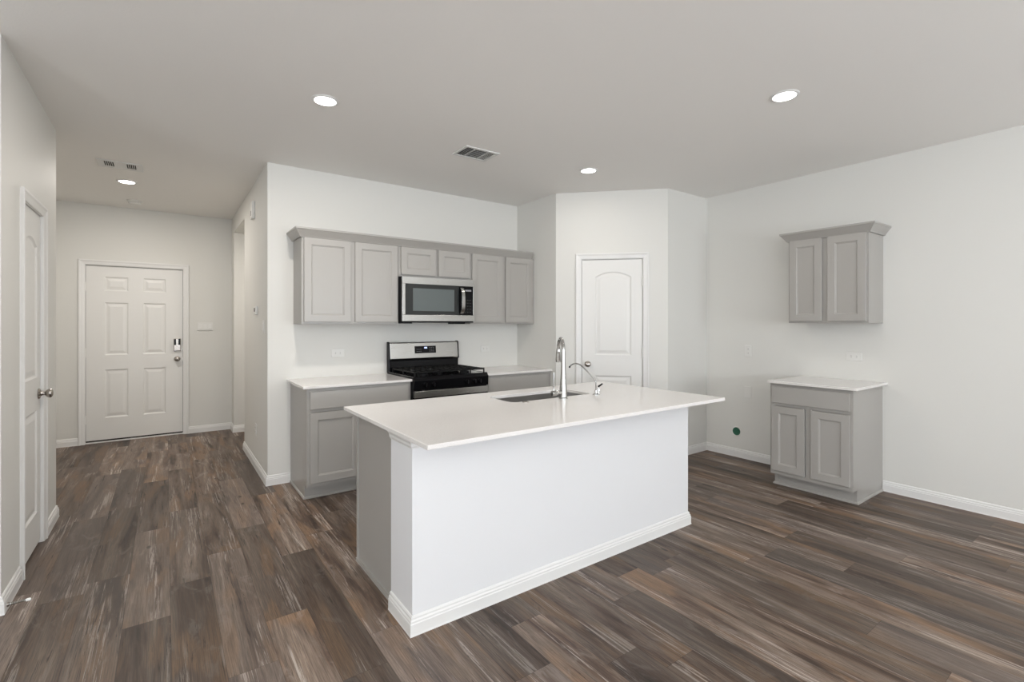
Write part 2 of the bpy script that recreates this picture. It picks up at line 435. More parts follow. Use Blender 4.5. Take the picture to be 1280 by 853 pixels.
def knob(parent, x, z, y=0., name='door_knob', m=None):
    pr = [(.001, 0), (.032, 0), (.033, -.004), (.028, -.009), (.016, -.012), (.011, -.02), (.011, -.030), (.020, -.036), (.027, -.046), (.028, -.054), (.024, -.062), (.014, -.067), (.001, -.068)]
    return G().lathe(pr, (x, y, z), 'y', 24).obj(name, m or M['nickel'], parent, smooth=True)

# front door (door_1): six raised panels
d1 = sempty('door_1', (DX0, YF, 0)); W1 = DX1-DX0
o = lambda x: x-DX0
pans = [rect_outline(o(a), o(b_), z0, z1) for a, b_ in ((-.578, -.362), (-.222, -.002)) for z0, z1 in ((1.757, 1.921), (1.010, 1.622), (.283, .841))]
panel_slab(d1, .003, W1-.003, .032, DZ1-.003, pans, .04, y=.022)
casing(d1, -.004, W1+.004, DZ1+.004)
G().box(-.004, W1+.004, .018, .075, 0, .014).obj('threshold', M['trim'], d1)
G().box(.0, W1, .03, .06, .014, .032).obj('door_sweep', M['dark_strip'], d1)
G().box(-.003, .003, .035, .075, .032, DZ1).box(W1-.003, W1+.003, .035, .075, .032, DZ1).box(0, W1, .035, .075, DZ1-.003, DZ1+.003).obj('weatherstrip', M['dark_strip'], d1)
for z in (1.80, 1.04, .275): hinge(d1, -.001, z, .012)
knob(d1, o(.113), .939, .022)
lk = G().box(o(.113)-.036, o(.113)+.036, -.004, .022, 1.040, 1.192).obj('keypad_deadbolt', M['nickel'], d1, bevel=.006)
G().box(o(.113)-.032, o(.113)-.011, -.006, -.004, 1.112, 1.188).box(o(.113)+.011, o(.113)+.032, -.006, -.004, 1.112, 1.188).obj('keypad', M['black'], lk)
G().lathe([(.001, 0), (.02, 0), (.02, -.008), (.001, -.008)], (o(.113), -.004, 1.075), 'y').box(o(.113)-.004, o(.113)+.004, -.024, -.004, 1.058, 1.092).obj('thumb_turn', M['nickel'], lk, smooth=True)
for z in (.94, 1.075): G().box(W1-.004, W1+.003, .006, .022, z-.022, z+.022).obj('strike_plate', M['nickel'], d1)

# closet door on the left wall (door_2): local x runs towards +Y
d2 = sempty('door_2', (XL, CY0, 0), R(90)); W2 = CY1-CY0
pans = [arch_outline(.095, W2-.095, 1.045, 1.84, .045), rect_outline(.095, W2-.095, .22, .845)]
panel_slab(d2, .003, W2-.003, .022, CZ1-.003, pans, .035, y=.008)
casing(d2, -.004, W2+.004, CZ1+.004)
for z in (1.84, 1.06, .30): hinge(d2, .002, z, -.002)
knob(d2, 4.125-CY0, .94, .008)

# pantry door (door_3) in the diagonal wall
d3 = sempty('door_3', (*pp(PD0), 0), PRZ); W3 = PD1-PD0
pans = [arch_outline(.137, W3-.11-.003, 1.050, 1.858, .055), rect_outline(.137, W3-.113, .22, .838)]
panel_slab(d3, .003, W3-.003, .022, PZ1-.003, pans, .035, y=.012)
casing(d3, -.004, W3+.004, PZ1+.004)
for z in (1.81, 1.08, .30): hinge(d3, W3-.002, z, .0)
knob(d3, .062, .955, .012)

# ------------------------------------------------------------------ cabinets
def shaker(parent, x0, x1, z0, z1, y, fw=.056, name='door', th=.019):
    """recessed-panel door, front face at y (room towards -y)"""
    g = G(); b = g.b
    def lp(i, yy): return [b.verts.new(p) for p in ((x0+i, yy, z0+i), (x1-i, yy, z0+i), (x1-i, yy, z1-i), (x0+i, yy, z1-i))]
    L = [lp(0, y+th), lp(0, y+.0015), lp(.0015, y), lp(fw, y), lp(fw+.003, y+.004), lp(fw+.008, y+.005), lp(fw+.010, y+.010)]
    b.faces.new(L[0])
    for a, c in zip(L, L[1:]): g.bridge(a, c)
    b.faces.new(L[-1])
    return g.obj(name, M['cab'], parent)
def slab_front(parent, x0, x1, z0, z1, y, name='drawer_front', th=.019):
    return G().box(x0, x1, y, y+th, z0, z1).obj(name, M['cab'], parent, bevel=.0025)

def face_frame(g, w_, z0, z1, rails, stiles, sw=.038, th=.019):
    g.box(0, sw, 0, th, z0, z1).box(w_-sw, w_, 0, th, z0, z1)
    for a, c in rails: g.box(sw, w_-sw, 0, th, a, c)
    for x, a, c in stiles: g.box(x-.02, x+.02, 0, th, a, c)
    return g
def base_cabinet(name, loc, rz, w_, dep, label, doors, drawers, seam, shoe_sides=(True, True), group='grey base cabinets'):
    """local frame: x along the front, y=0 face frame front, y=dep wall"""
    t = thing(name, loc, label, 'cabinet', rz, group)
    side = [(.019, .105), (.075, .105), (.075, 0), (dep, 0), (dep, .872), (.019, .872)]
    g = G()
    g.extr(side, 0, 'x', 0, .016)
    g.extr(side, 0, 'x', w_-.016, w_)
    g.box(.016, w_-.016, .019, dep, .105, .12).box(.016, w_-.016, dep-.006, dep, .12, .872).box(.016, w_-.016, .019, dep-.006, .86, .872)
    g.obj('carcass', M['cab'], t)
    face_frame(G(), w_, .105, .872, [(.105, .142), (.685, .712), (.842, .872)], [(seam, .142, .685)] if seam else []).obj('face_frame', M['cab'], t)
    G().box(.016, w_-.016, .019, .03, .14, .86).obj('shadow_board', M['cab'], t)
    G().box(.016, w_-.016, .078, .09, 0, .105).obj('toe_kick', M['cab'], t)
    sg = G()
    pth = []
    q = [(0, 0), (.010, 0), (.010, .010), (.006, .016), (0, .018)]
    if shoe_sides[0]: pth += [(0, dep), (0, .075)]
    else: pth += [(.016, .075)]
    if shoe_sides[1]: pth += [(w_, .075), (w_, dep)]
    else: pth += [(w_-.016, .075)]
    # left side goes from the wall to the front, then right: outside is to the right of travel
    sg.sweep(pth, q, 1)
    sg.obj('shoe_molding', M['cab'], t)
    for a, c, z0, z1 in drawers: slab_front(t, a, c, z0, z1, -.0205)
    for a, c, z0, z1 in doors: shaker(t, a, c, z0, z1, -.0205)
    return t

YFB = 3.93; DEPB = YB-.001-YFB
# left of the range
xb = .880; wb = 1.733-xb
base_cabinet('base_cabinet', (xb, YFB, 0), 0, wb, DEPB, 'grey base cabinet left of the range with one wide drawer over recessed-panel doors', 
    [(.020, wb/2-.018, .137, .682), (wb/2+.018, wb-.020, .137, .682)], [(.020, wb-.024, .710, .848)], wb/2, (True, False))
# right of the range
xb2 = 2.509; wb2 = XK2-.002-xb2
base_cabinet('base_cabinet', (xb2, YFB, 0), 0, wb2, DEPB, 'grey base cabinet between the range and the pantry side wall, mostly behind the island',
    [(.020, wb2/2-.018, .137, .682), (wb2/2+.018, wb2-.05, .137, .682)], [(.020, wb2-.05, .710, .848)], wb2/2, (False, False))
# right wall, beside the refrigerator space; faces -X, local x runs towards -Y
XFR = 4.188; DEPR = XR-.001-XFR
wr = 2.050-1.441
base_cabinet('base_cabinet', (XFR, 2.050, 0), R(-90), wr, DEPR, 'short grey base cabinet standing alone against the right wall below the two-door wall cabinet',
    [(.018, .275, .140, .682), (.322, wr-.018, .140, .682)], [(.018, wr-.018, .710, .846)], .298, (True, True))

def countertop(name, x0, x1, y0, y1, label, hole=None, z=.873, th=.020):
    g = G()
    outer = [(x0, y0), (x1, y0), (x1, y1), (x0, y1)]
    cx_, cy_ = (x0+x1)/2, (y0+y1)/2
    sh = lambda l: [(p[0]-cx_, p[1]-cy_) for p in l]
    loops = [sh(outer)]+([sh(hole)] if hole else [])
    flat = [p for l in loops for p in l]
    for zz in (0, th):
        V = [g.b.verts.new((p[0], p[1], zz)) for p in flat]
        for t in tessellate_polygon([[Vector((*p, 0)) for p in l] for l in loops]): g.b.faces.new([V[i] for i in t])
        if zz == 0: A = V
    i = 0
    for l in loops:
        n = len(l)
        for k in range(n): g.b.faces.new((A[i+k], A[i+(k+1) % n], V[i+(k+1) % n], V[i+k]))
        i += n
    o_ = g.obj(name, M['quartz'], None, (cx_, cy_, z), bevel=.0025)
    return tag(o_, label, 'countertop')
YCF = 3.893
countertop('countertop', .846, 1.7345, YCF, YB-.0005, 'white quartz countertop left of the range against the back wall')
countertop('countertop', 2.5075, XK2-.0005, YCF, YB-.0005, 'short white quartz countertop between the range and the pantry wall')
countertop('countertop', 4.150, XR-.0005, 1.405, 2.060, 'small white quartz countertop on the lone cabinet at the right wall')

def wall_cabinet(name, loc, rz, w_, z0, z1, dep, label, doors, seam, group='grey wall cabinets'):
    t = thing(name, (loc[0], loc[1], z0), label, 'cabinet', rz, group); h = z1-z0
    G().box(0, w_, .019, dep, 0, h).obj('carcass', M['cab'], t)
    face_frame(G(), w_, 0, h, [(0, .03), (h-.03, h)], [(seam, .03, h-.03)] if seam else []).obj('face_frame', M['cab'], t)
    for a, c, q0, q1 in doors: shaker(t, a, c, q0-z0, q1-z0, -.0205)
    return t
YU = 4.210; DU = YB-.001-YU
UT = 2.0875
A0, A1, A2, A3 = .902, 1.7375, 2.505, 3.300
def dd(x0, a, b_, z0, z1): return (a-x0, b_-x0, z0, z1)
wall_cabinet('upper_cabinet', (A0, YU), 0, A1-A0-.001, 1.372, UT, DU, 'grey wall cabinet with two tall doors, leftmost on the back wall',
    [dd(A0, .918, 1.298, 1.390, 2.085), dd(A0, 1.336, 1.722, 1.390, 2.085)], 1.317-A0)
wall_cabinet('upper_cabinet', (A1, YU), 0, A2-A1-.001, 1.8115, UT, DU, 'short grey wall cabinet with two small doors directly above the microwave',
    [dd(A1, 1.758, 2.113, 1.830, 2.085), dd(A1, 2.140, 2.489, 1.830, 2.085)], 2.127-A1)
wall_cabinet('upper_cabinet', (A2, YU), 0, A3-A2, 1.372, UT, DU, 'grey wall cabinet with two tall doors, right of the microwave by the pantry wall',
    [dd(A2, 2.518, 2.893, 1.390, 2.085), dd(A2, 2.932, 3.282, 1.390, 2.085)], 2.912-A2)
G_ = G().box(0, XK2-A3-.003, 0, .019, 0, UT-1.372).obj('filler_strip', M['cab'], None, (A3+.001, YU+.003, 1.372))
tag(G_, 'narrow grey filler strip between the last wall cabinet and the pantry wall', 'filler strip')
CROWN = [(-.022, 0), (.010, 0), (.012, .006), (.020, .018), (.036, .040), (.046, .054), (.052, .058), (.052, .072), (-.022, .072)]
def crown(name, loc, rz, pts, label):
    """each straight run of the molding is a part; runs are mitred at the corners"""
    t = thing(name, loc, label, 'molding', rz, 'grey crown moldings')
    P = [Vector(p) for p in pts]
    def nrm(a, c): d = (c-a).normalized(); return Vector((d.y, -d.x))
    for i in range(len(P)-1):
        n0 = nrm(P[i], P[i+1]); g = G(); rings = []
        for j in (i, i+1):
            m = n0
            if 0 < j < len(P)-1:
                a, c = nrm(P[j-1], P[j]), nrm(P[j], P[j+1]); m = (a+c)/(1+a.dot(c))
            rings.append([g.b.verts.new((P[j].x+m.x*q, P[j].y+m.y*q, z)) for q, z in CROWN])
        g.bridge(rings[0], rings[1]); g.b.faces.new(rings[0]); g.b.faces.new(rings[1])
        g.obj('front_run' if abs(n0.y) > .5 else 'side_return', M['cab'], t)
    return t
crown('crown_molding', (A0, YU, 2.088), 0, [(-.004, DU), (-.004, -.004), (XK2-A0-.054, -.004)], 'long grey crown molding along the top of the back wall cabinets')
# right wall upper cabinet
XU = 4.484; DUR = XR-.001-XU; yU0 = 2.036
wu = 2.036-1.437
wall_cabinet('upper_cabinet', (XU, yU0), R(-90), wu, 1.380, UT+.008, DUR, 'grey two-door wall cabinet hanging alone on the right wall above the small counter',
    [(.014, .270, 1.396, 2.0945), (.312, wu-.014, 1.396, 2.0945)], .291)
crown('crown_molding', (XU, yU0, 2.096), R(-90), [(-.004, DUR), (-.004, -.004), (wu+.004, -.004), (wu+.004, DUR)], 'short grey crown molding on top of the right wall cabinet')

# ------------------------------------------------------------------ island
IX0, IX1, IY0, IYM, IY1 = .881, 2.908, 1.979, 2.225, 2.812
isl = thing('kitchen_island', (IX0, IY0, 0), 'large white island with grey end panel and white baseboard, in mid-room', 'island')
ox, oy = IX0, IY0
G().box(0, IX1-ox, 0, IYM-oy, 0, .8725).obj('half_wall', M['island_white'], isl)
G().sweep([(0, IYM-oy), (0, 0), (IX1-ox, 0), (IX1-ox, IYM-oy)], BASE, 1).obj('baseboard', M['trim'], isl)
CAP = [(0, 0), (.004, 0), (.006, .006), (.010, .012), (.010, .022), (.014, .030), (.018, .036), (.018, .0525), (0, .0525)]
G().sweep([(0, IYM-oy), (0, 0), (IX1-ox, 0), (IX1-ox, IYM-oy)], CAP, 1).obj('cap_trim', M['trim'], isl)
for o_ in isl.children:
    if o_.name.startswith('cap_trim'): o_.location = (0, 0, .820)
# grey end panels (with the light stile at their back edge), back, floor and face frame of the cabinets
cx0, cx1 = .903, 2.888; ya, yb = IYM-oy, IY1-oy
for nm, a, c, s_ in (('end_panel', cx0, cx0+.016, -1), ('end_panel', cx1-.016, cx1, 1)):
    p = G().box(a-ox, c-ox, ya+.001, yb-.019, 0.0, .8725).obj(nm, M['cab'], isl)
    xx = cx0-ox if s_ < 0 else cx1-ox
    st = G().box(min(xx, xx+s_*.006), max(xx, xx+s_*.006), yb-.04, yb-.019, 0, .8725).obj('scribe_strip', M['cab'], p)
    G().box(min(xx, xx+s_*.010), max(xx, xx+s_*.010), ya+.001, yb-.019, 0, .020).obj('shoe_molding', M['cab'], p)
G().box(cx0-ox+.016, cx1-ox-.016, ya+.02, yb-.02, .105, .12).box(cx0-ox+.016, cx1-ox-.016, yb-.095, yb-.083, 0, .105).obj('cabinet_floor', M['cab'], isl)
g = G().box(cx0-ox, cx1-ox, yb-.019, yb, .84, .8725).box(cx0-ox, cx1-ox, yb-.019, yb, .105, .14).box(cx0-ox, cx1-ox, yb-.019, yb, .69, .71)
xsn = [cx0-ox+(cx1-cx0)*k/4 for k in range(5)]
for x in xsn: g.box(max(x-.02, cx0-ox), min(x+.02, cx1-ox), yb-.019, yb, .105, .8725)
g.obj('face_frame', M['cab'], isl)
for k in range(4):
    a, c = xsn[k]+.015, xsn[k+1]-.015
    for nm, z0, z1 in (('door', .13, .69), ('drawer_front', .715, .85)):
        # doors face the range (+y): build facing -y then turn round
        d_ = shaker(isl, -c, -a, z0, z1, 0, name='door') if nm == 'door' else slab_front(isl, -c, -a, z0, z1, 0)
        d_.rotation_euler = (0, 0, PI); d_.location = (0, yb+.0205, 0)
# island countertop with the sink cut-out
SX0, SX1, SY0, SY1, SR = 1.712, 2.385, 2.372, 2.662, .045
def rrect(x0, x1, y0, y1, r, n=6):
    p = []
    for cx_, cy_, a0 in ((x1-r, y0+r, -90), (x1-r, y1-r, 0), (x0+r, y1-r, 90), (x0+r, y0+r, 180)):
        for k in range(n+1): a = R(a0+90*k/n); p.append((cx_+r*math.cos(a), cy_+r*math.sin(a)))
    return p
countertop('island_countertop', .835, 2.945, 1.731, 2.831, 'large white quartz countertop on the island with an undermount sink cut out', rrect(SX0, SX1, SY0, SY1, SR))
# sink
sk = thing('kitchen_sink', ((SX0+SX1)/2, (SY0+SY1)/2, .67), 'stainless single-bowl undermount sink in the island countertop', 'sink')
hx, hy = (SX1-SX0)/2, (SY1-SY0)/2
g = G(); prev = None
for e_, z, r in ((.025, .2025, SR+.02), (.004, .2025, SR), (.004, .196, SR), (-.002, .03, SR), (-.015, .008, SR), (-.035, 0, SR)):
    cur = [g.b.verts.new((p[0], p[1], z)) for p in rrect(-hx-e_, hx+e_, -hy-e_, hy+e_, max(r, .02))]
    if prev: g.bridge(prev, cur)
    prev = cur
g.b.faces.new(prev)
bo = g.obj('bowl', M['sinksteel'], sk, smooth=True)
so = bo.modifiers.new('thickness', 'SOLIDIFY'); so.thickness = .0015; so.offset = -1
G().lathe([(.001, .001), (.038, .001), (.042, .004), (.045, .001), (.045, 0), (.001, 0)], (0, .04, .0015)).obj('drain', M['steel'], sk, smooth=True)
# faucet
CT = .8932
f = thing('kitchen_faucet', (2.068, 2.315, CT), 'tall chrome pull-down faucet with side lever in front of the island sink', 'faucet')
G().lathe([(.001, 0), (.029, 0), (.029, .005), (.024, .010), (.0235, .07), (.0195, .11), (.0155, .20), (.0138, .27), (.0130, .305), (.001, .306)]).obj('body', M['chrome'], f, smooth=True)
dv = Vector((.082, .142)).normalized(); rr = .078; pts = []
for k in range(17):
    a = PI*k/16; q = rr-rr*math.cos(a); pts.append((dv.x*q, dv.y*q, .308+rr*math.sin(a)*.93))
G().tube([(0, 0, .285)]+pts, .0125, 16).obj('spout', M['chrome'], f, smooth=True)
hp = pts[-1]
G().tube([(hp[0], hp[1], .312), (hp[0], hp[1], .300), (hp[0]+.001, hp[1]+.002, .288), (hp[0]+.003, hp[1]+.004, .240), (hp[0]+.004, hp[1]+.005, .222)], [.0135, .0165, .0170, .0195, .0175], 16).obj('spray_head', M['chrome'], f, smooth=True)
hd = G().tube([(-.015, 0, .040), (-.060, 0, .040), (-.064, 0, .040), (-.066, 0, .040), (-.092, 0, .040), (-.096, 0, .040)], [.0135, .0135, .012, .0175, .0175, .014], 18).obj('handle', M['chrome'], f, smooth=True)
G().tube([(-.080, 0, .05), (-.081, 0, .10), (-.080, 0, .150), (-.079, 0, .172)], [.006, .005, .0045, .004], 10).obj('lever', M['chrome'], hd, smooth=True)
# filtered water faucet
f2 = thing('filter_faucet', (2.363, 2.315, CT), 'small slim chrome filter faucet with black lever right of the tall faucet', 'faucet')
G().lathe([(.001, 0), (.024, 0), (.024, .003), (.010, .008), (.0085, .03), (.001, .031)]).obj('base', M['chrome'], f2, smooth=True)
P2 = [(0, 0, .008), (0, 0, .07), (-.002, .003, .092), (-.010, .015, .112), (-.036, .052, .160), (-.052, .078, .188), (-.062, .094, .200), (-.074, .112, .206), (-.086, .130, .203), (-.096, .146, .192), (-.100, .152, .182)]
def smooth_path(P, n=5):
    P = [Vector(p) for p in P]; out = []
    for i in range(len(P)-1):
        a, b_, c, d = P[max(i-1, 0)], P[i], P[i+1], P[min(i+2, len(P)-1)]
        for k in range(n):
            t = k/n
            out.append(.5*((2*b_)+(c-a)*t+(2*a-5*b_+4*c-d)*t*t+(3*b_-a-3*c+d)*t**3))
    return out+[P[-1]]
G().tube(smooth_path(P2), .0045, 10).obj('spout', M['chrome'], f2, smooth=True)
G().tube([(-.0995, .151, .186), (-.102, .154, .176)], .0062, 10).obj('spout_tip', M['blackm'], f2, smooth=True)
vb = G().lathe([(.001, 0), (.008, 0), (.008, .036), (.006, .042), (.001, .042)], (.017, -.008, .006)).obj('valve', M['chrome'], f2, smooth=True)
G().tube([(.012, -.010, .055), (.024, -.012, .060), (.044, -.016, .072)], [.0065, .006, .005], 10).obj('lever', M['blackm'], vb, smooth=True)
tag(G().lathe([(.001, 0), (.021, 0), (.021, .002), (.016, .0045), (.001, .005)]).obj('sink_hole_cover', M['nickel'], None, (1.785, 2.342, CT), smooth=True), 'small round metal hole cover on the island counter in front of the sink', 'hole cover')

# ------------------------------------------------------------------ range
RX0, RW = 1.7395, .762
rg = thing('gas_range', (RX0, 3.87, 0), 'black and stainless gas range with cast-iron grates against the back wall', 'range')
D = YB-.02-3.87
G().box(0, RW, .03, D, .04, .895).obj('body', M['blackm'], rg, bevel=.003)
for x, y in ((.04, .08), (RW-.04, .08), (.04, D-.05), (RW-.04, D-.05)): G().lathe([(.018, 0), (.018, .04)], (x, y, 0)).obj('foot', M['blackm'], rg)
G().box(.004, RW-.004, .0, .03, .045, .185).obj('storage_drawer', M['steel'], rg, bevel=.004)
od = G().box(.004, RW-.004, -.005, .03, .195, .725).obj('oven_door', M['black'], rg, bevel=.004)
G().box(.004, RW-.004, -.010, .03, .727, .786).obj('door_rail', M['steel'], od, bevel=.003)
G().box(.12, RW-.12, -.0075, -.005, .30, .62).obj('oven_window', M['glass_black'], od)
oh = G().tube([(.05, -.050, .690), (RW-.05, -.050, .690)], .012, 14).tube([(.07, -.050, .690), (.07, -.004, .690)], .009, 10).tube([(RW-.07, -.050, .690), (RW-.07, -.004, .690)], .009, 10)
oh.obj('oven_handle', M['steel'], od, smooth=True)
# control panel, slightly tilted
G().extr([(.0, .792), (.03, .792), (.05, .905), (.018, .905), (-.006, .88)], 0, 'x', .0, RW).obj('control_panel', M['black'], rg, bevel=.003)
for x in (.105, .185, .525, .605, .66):
    k_ = G().lathe([(.001, .004), (.021, .004), (.023, 0), (.023, -.006), (.018, -.012), (.016, -.026), (.001, -.027)], (x, -.004, .838), 'y', 22).obj('burner_knob', M['black'], rg, smooth=True)
    G().box(x-.003, x+.003, -.034, -.029, .822, .854).obj('knob_grip', M['blackm'], k_)
G().box(-.002, RW+.002, .016, D-.055, .895, .909).obj('cooktop', M['black'], rg, bevel=.004)
for x in (0, RW-.006): G().box(x, x+.006, .03, D-.06, .9092, .9105).obj('cooktop_edge', M['steel'], rg)
for x, y, r in ((.16, .17, .05), (.16, .43, .04), (.60, .17, .045), (.60, .43, .035), (.38, .30, .045)):
    bb = G().lathe([(.001, 0), (r, 0), (r, .010), (r*.82, .014), (.001, .015)], (x, y, .909)).obj('burner', M['blackm'], rg, smooth=True)
    G().lathe([(.001, .0), (r*.62, 0), (r*.62, .005), (.001, .006)], (x, y, .925)).obj('burner_cap', M['iron'], bb, smooth=True)
def grate(x0, x1):
    g = G(); y0, y1 = .035, D-.085; z0, z1 = .938, .950; t = .011
    for y in (y0, y1-t): g.box(x0, x1, y, y+t, z0, z1)
    for x in (x0, x1-t): g.box(x, x+t, y0+t, y1-t, z0, z1)
    n = 3
    for k in range(1, n+1):
        x = x0+(x1-x0)*k/(n+1)-t/2; g.box(x, x+t, y0+t, y1-t, z0+.001, z1+.002)
    for k in range(1, 4):
        y = y0+(y1-y0)*k/4-t/2; g.box(x0+t, x1-t, y, y+t, z0+.002, z1+.003)
    for x in (x0, x1-t):
        for y in (y0, (y0+y1)/2-t/2, y1-t): g.box(x, x+t, y, y+t, .909, z0)
    g.obj('grate', M['iron'], rg, bevel=.002)
grate(.020, .262); grate(.266, .496); grate(.500, RW-.020)
# backguard
G().extr([(D-.055, .895), (D-.048, 1.01), (D-.052, 1.02), (D, 1.02), (D, .895)], 0, 'x', .004, RW-.004).obj('backguard_base', M['black'], rg, bevel=.003)
bg = G().extr([(D-.068, 1.032), (D-.050, 1.184), (D-.038, 1.192), (D, 1.192), (D, 1.02), (D-.055, 1.02)], 0, 'x', .010, RW-.010).obj('backguard', M['steel'], rg, bevel=.004)
for a, c in ((-.001, .010), (RW-.010, RW+.001)):
    G().extr([(D-.070, 1.018), (D-.052, 1.190), (D-.036, 1.198), (D, 1.198), (D, .9), (D-.045, .9), (D-.048, 1.018)], 0, 'x', a, c).obj('end_cap', M['blackm'], bg, bevel=.003)
G().extr([(D-.0655, 1.080), (D-.0567, 1.151), (D-.050, 1.151), (D-.050, 1.080)], 0, 'x', .265, .497).obj('display', M['black'], bg)
def on_guard(x0, x1, z0, z1, m, nm):
    fy = lambda z: D-.068+(z-1.032)/.152*.018-.0050
    g = G(); g.extr([(fy(z0), z0), (fy(z1), z1), (fy(z1)+.003, z1), (fy(z0)+.003, z0)], 0, 'x', x0, x1); g.obj(nm, m, bg)
gl = G(); 
for x in (.370, .3765, .386, .3925): on_guard(x, x+.004, 1.126, 1.140, M['blue_led'], 'clock_digit')
for x0 in (.285, .305, .325):
    for z in (1.098, 1.118): on_guard(x0, x0+.010, z, z+.003, M['grey_led'], 'key_print')
for x0 in (.425, .445, .465):
    for z in (1.096, 1.114, 1.132): on_guard(x0, x0+.007, z, z+.005, M['grey_led'], 'key_print')

# ------------------------------------------------------------------ microwave
mx0, mw = 1.741, .759
mwv = thing('microwave', (mx0, 4.125, 1.385), 'stainless over-the-range microwave with black glass under the short wall cabinet', 'microwave')
H = 1.808-1.385; DM = YB-.001-4.125
G().box(0, mw, .03, DM, 0, H).obj('housing', M['blackm'], mwv, bevel=.003)
dr = G().box(.001, mw-.001, .004, .03, H-.066, H-.001).box(.001, mw-.001, .004, .03, .012, .072).box(.001, .030, .004, .03, .072, H-.066).box(mw-.012, mw-.001, .004, .03, .072, H-.066).obj('front_frame', M['steel'], mwv, bevel=.002)
gl = G().box(.030, .590, .006, .028, .072, H-.066).obj('door_glass', M['glass_black'], mwv)
G().box(.105, .535, .0045, .006, .108, H-.105).obj('window_screen', mat('microwave_screen', (.115, .135, .135), .10, spec=.4), gl)
G().box(.5915, mw-.012, .005, .028, .072, H-.066).obj('control_panel', M['black'], mwv)
cp = mwv.children[-1]
G().box(.655, .725, .004, .005, H-.115, H-.098).obj('display', M['grey_led'], cp)
for r_ in range(5):
    for c_ in range(3): G().box(.652+c_*.028, .664+c_*.028, .0044, .005, .100+r_*.030, .104+r_*.030).obj('key_print', mat('key_dim', (.05, .05, .05), .4) if r_+c_ == 0 else bpy.data.materials['key_dim'], cp)
hh = [(.612, .0, .085), (.612, -.022, .10), (.612, -.040, .14), (.612, -.047, .215), (.612, -.040, .29), (.612, -.022, .33), (.612, .0, .345)]
g = G()
sp_ = smooth_path(hh, 5)
prevr = None
for p in sp_:
    a = g.b.verts.new((p.x-.017, p.y+.0, p.z)); b_ = g.b.verts.new((p.x+.017, p.y, p.z)); c = g.b.verts.new((p.x+.017, p.y+.012, p.z)); d = g.b.verts.new((p.x-.017, p.y+.012, p.z))
    cur = [a, b_, c, d]
    if prevr: g.bridge(prevr, cur)
    else: g.b.faces.new(cur)
    prevr = cur
g.b.faces.new(prevr)
g.obj('handle', M['steel'], mwv, bevel=.003)
G().box(.02, .12, .06, .20, -.009, 0).obj('bottom_vent', M['blackm'], mwv)
G().box(.55, .68, .05, .16, -.014, 0).obj('bottom_vent', M['blackm'], mwv)
G().box(.004, mw-.004, .012, .03, 0, .011).obj('bottom_lip', M['black'], mwv)
G().lathe([(.001, 0), (.006, 0), (.006, -.0012), (.001, -.0012)], (.36, .004, H-.033), 'y').obj('badge', M['nickel'], dr)

# ------------------------------------------------------------------ recessed ceiling lights
lights = [(.793, 3.066, 'recessed light near the middle-left of the kitchen ceiling, before the back wall cabinets', 19),
          (3.015, 1.394, 'recessed light at upper right, nearest the right wall, front end of the island', 4),
          (3.060, 3.090, 'recessed light near the pantry corner, right of the kitchen ceiling vent', 3.2),
          (-.306, 5.923, 'recessed light in the entry ceiling between the vent and the smoke detector', 18.5)]
first = None
for x, y, lab, pw in lights:
    if first is None:
        t = first = thing('recessed_light', (x, y, CEIL), 'round '+lab, 'ceiling light', 0, 'round recessed ceiling lights')
        G().lathe([(.062, -.0005), (.080, -.0005), (.080, -.003), (.076, -.006), (.064, -.008), (.062, -.006)], n=40, closed=True).obj('trim_ring', M['trim'], t, smooth=True)
        G().lathe([(.001, -.002), (.062, -.002), (.062, -.006), (.001, -.007)], n=40).obj('lens', M['lens'], t, smooth=True)
    else: t = copy_thing(first, (x, y, CEIL), 0, 'round '+lab)
    l = bpy.data.lights.new('lamp', 'AREA'); l.shape = 'DISK'; l.size = .13; l.energy = pw; l.color = (1, .93, .86)
    lo = bpy.data.objects.new('lamp', l); COL.objects.link(lo); lo.location = (x, y, CEIL-.012)
# added unseen fill lights without fixtures, behind the camera and in the side hall
for x, y, pw in ((.8, -1.2, 4), (3.0, -1.2, 4), (-1.8, .8, 4), (1.7, 6.5, 13)):
    l = bpy.data.lights.new('lamp', 'AREA'); l.shape = 'DISK'; l.size = .13; l.energy = pw; l.color = (1, .93, .86)
    lo = bpy.data.objects.new('lamp', l); COL.objects.link(lo); lo.location = (x, y, (2.52 if y > 6 else CEIL-.012))

# ------------------------------------------------------------------ vents, smoke detector
v1 = thing('ceiling_vent', (2.02, 3.31, CEIL), 'square white three-way air vent in the kitchen ceiling', 'air vent')
fw, fd = .155, .115
g = G().box(-fw, fw, -fd, -fd+.022, -.010, -.0005).box(-fw, fw, fd-.022, fd, -.010, -.0005).box(-fw, -fw+.022, -fd+.022, fd-.022, -.010, -.0005).box(fw-.022, fw, -fd+.022, fd-.022, -.010, -.0005)
g.obj('frame', M['vent'], v1, bevel=.003)
G().box(-fw+.022, fw-.022, -fd+.022, fd-.022, -.0015, -.0008).obj('backing', M['duct_grey'], v1)
def slats(parent, x0, x1, y0, y1, n, ang, along='y', name='slat'):
    for k in range(n):
        g = G(); s_ = (k+.5)/n; wv = .0085
        dx, dz = wv*math.cos(ang), wv*math.sin(ang)*.55
        if along == 'y':
            c = x0+(x1-x0)*s_; g.extr([(c-dx, -.005-dz), (c+dx, -.005+dz), (c+dx, -.0038+dz), (c-dx, -.0038-dz)], 0, 'y', y0, y1)
        else:
            c = y0+(y1-y0)*s_; g.extr([(c-dx, -.005-dz), (c+dx, -.005+dz), (c+dx, -.0038+dz), (c-dx, -.0038-dz)], 0, 'x', x0, x1)
        g.obj(name, M['vent'], parent)
slats(v1, -.133, -.060, -.092, .092, 4, R(62))
slats(v1, -.055, .060, -.092, .092, 7, R(50), 'x')
slats(v1, .066, .133, -.092, .092, 5, R(35))
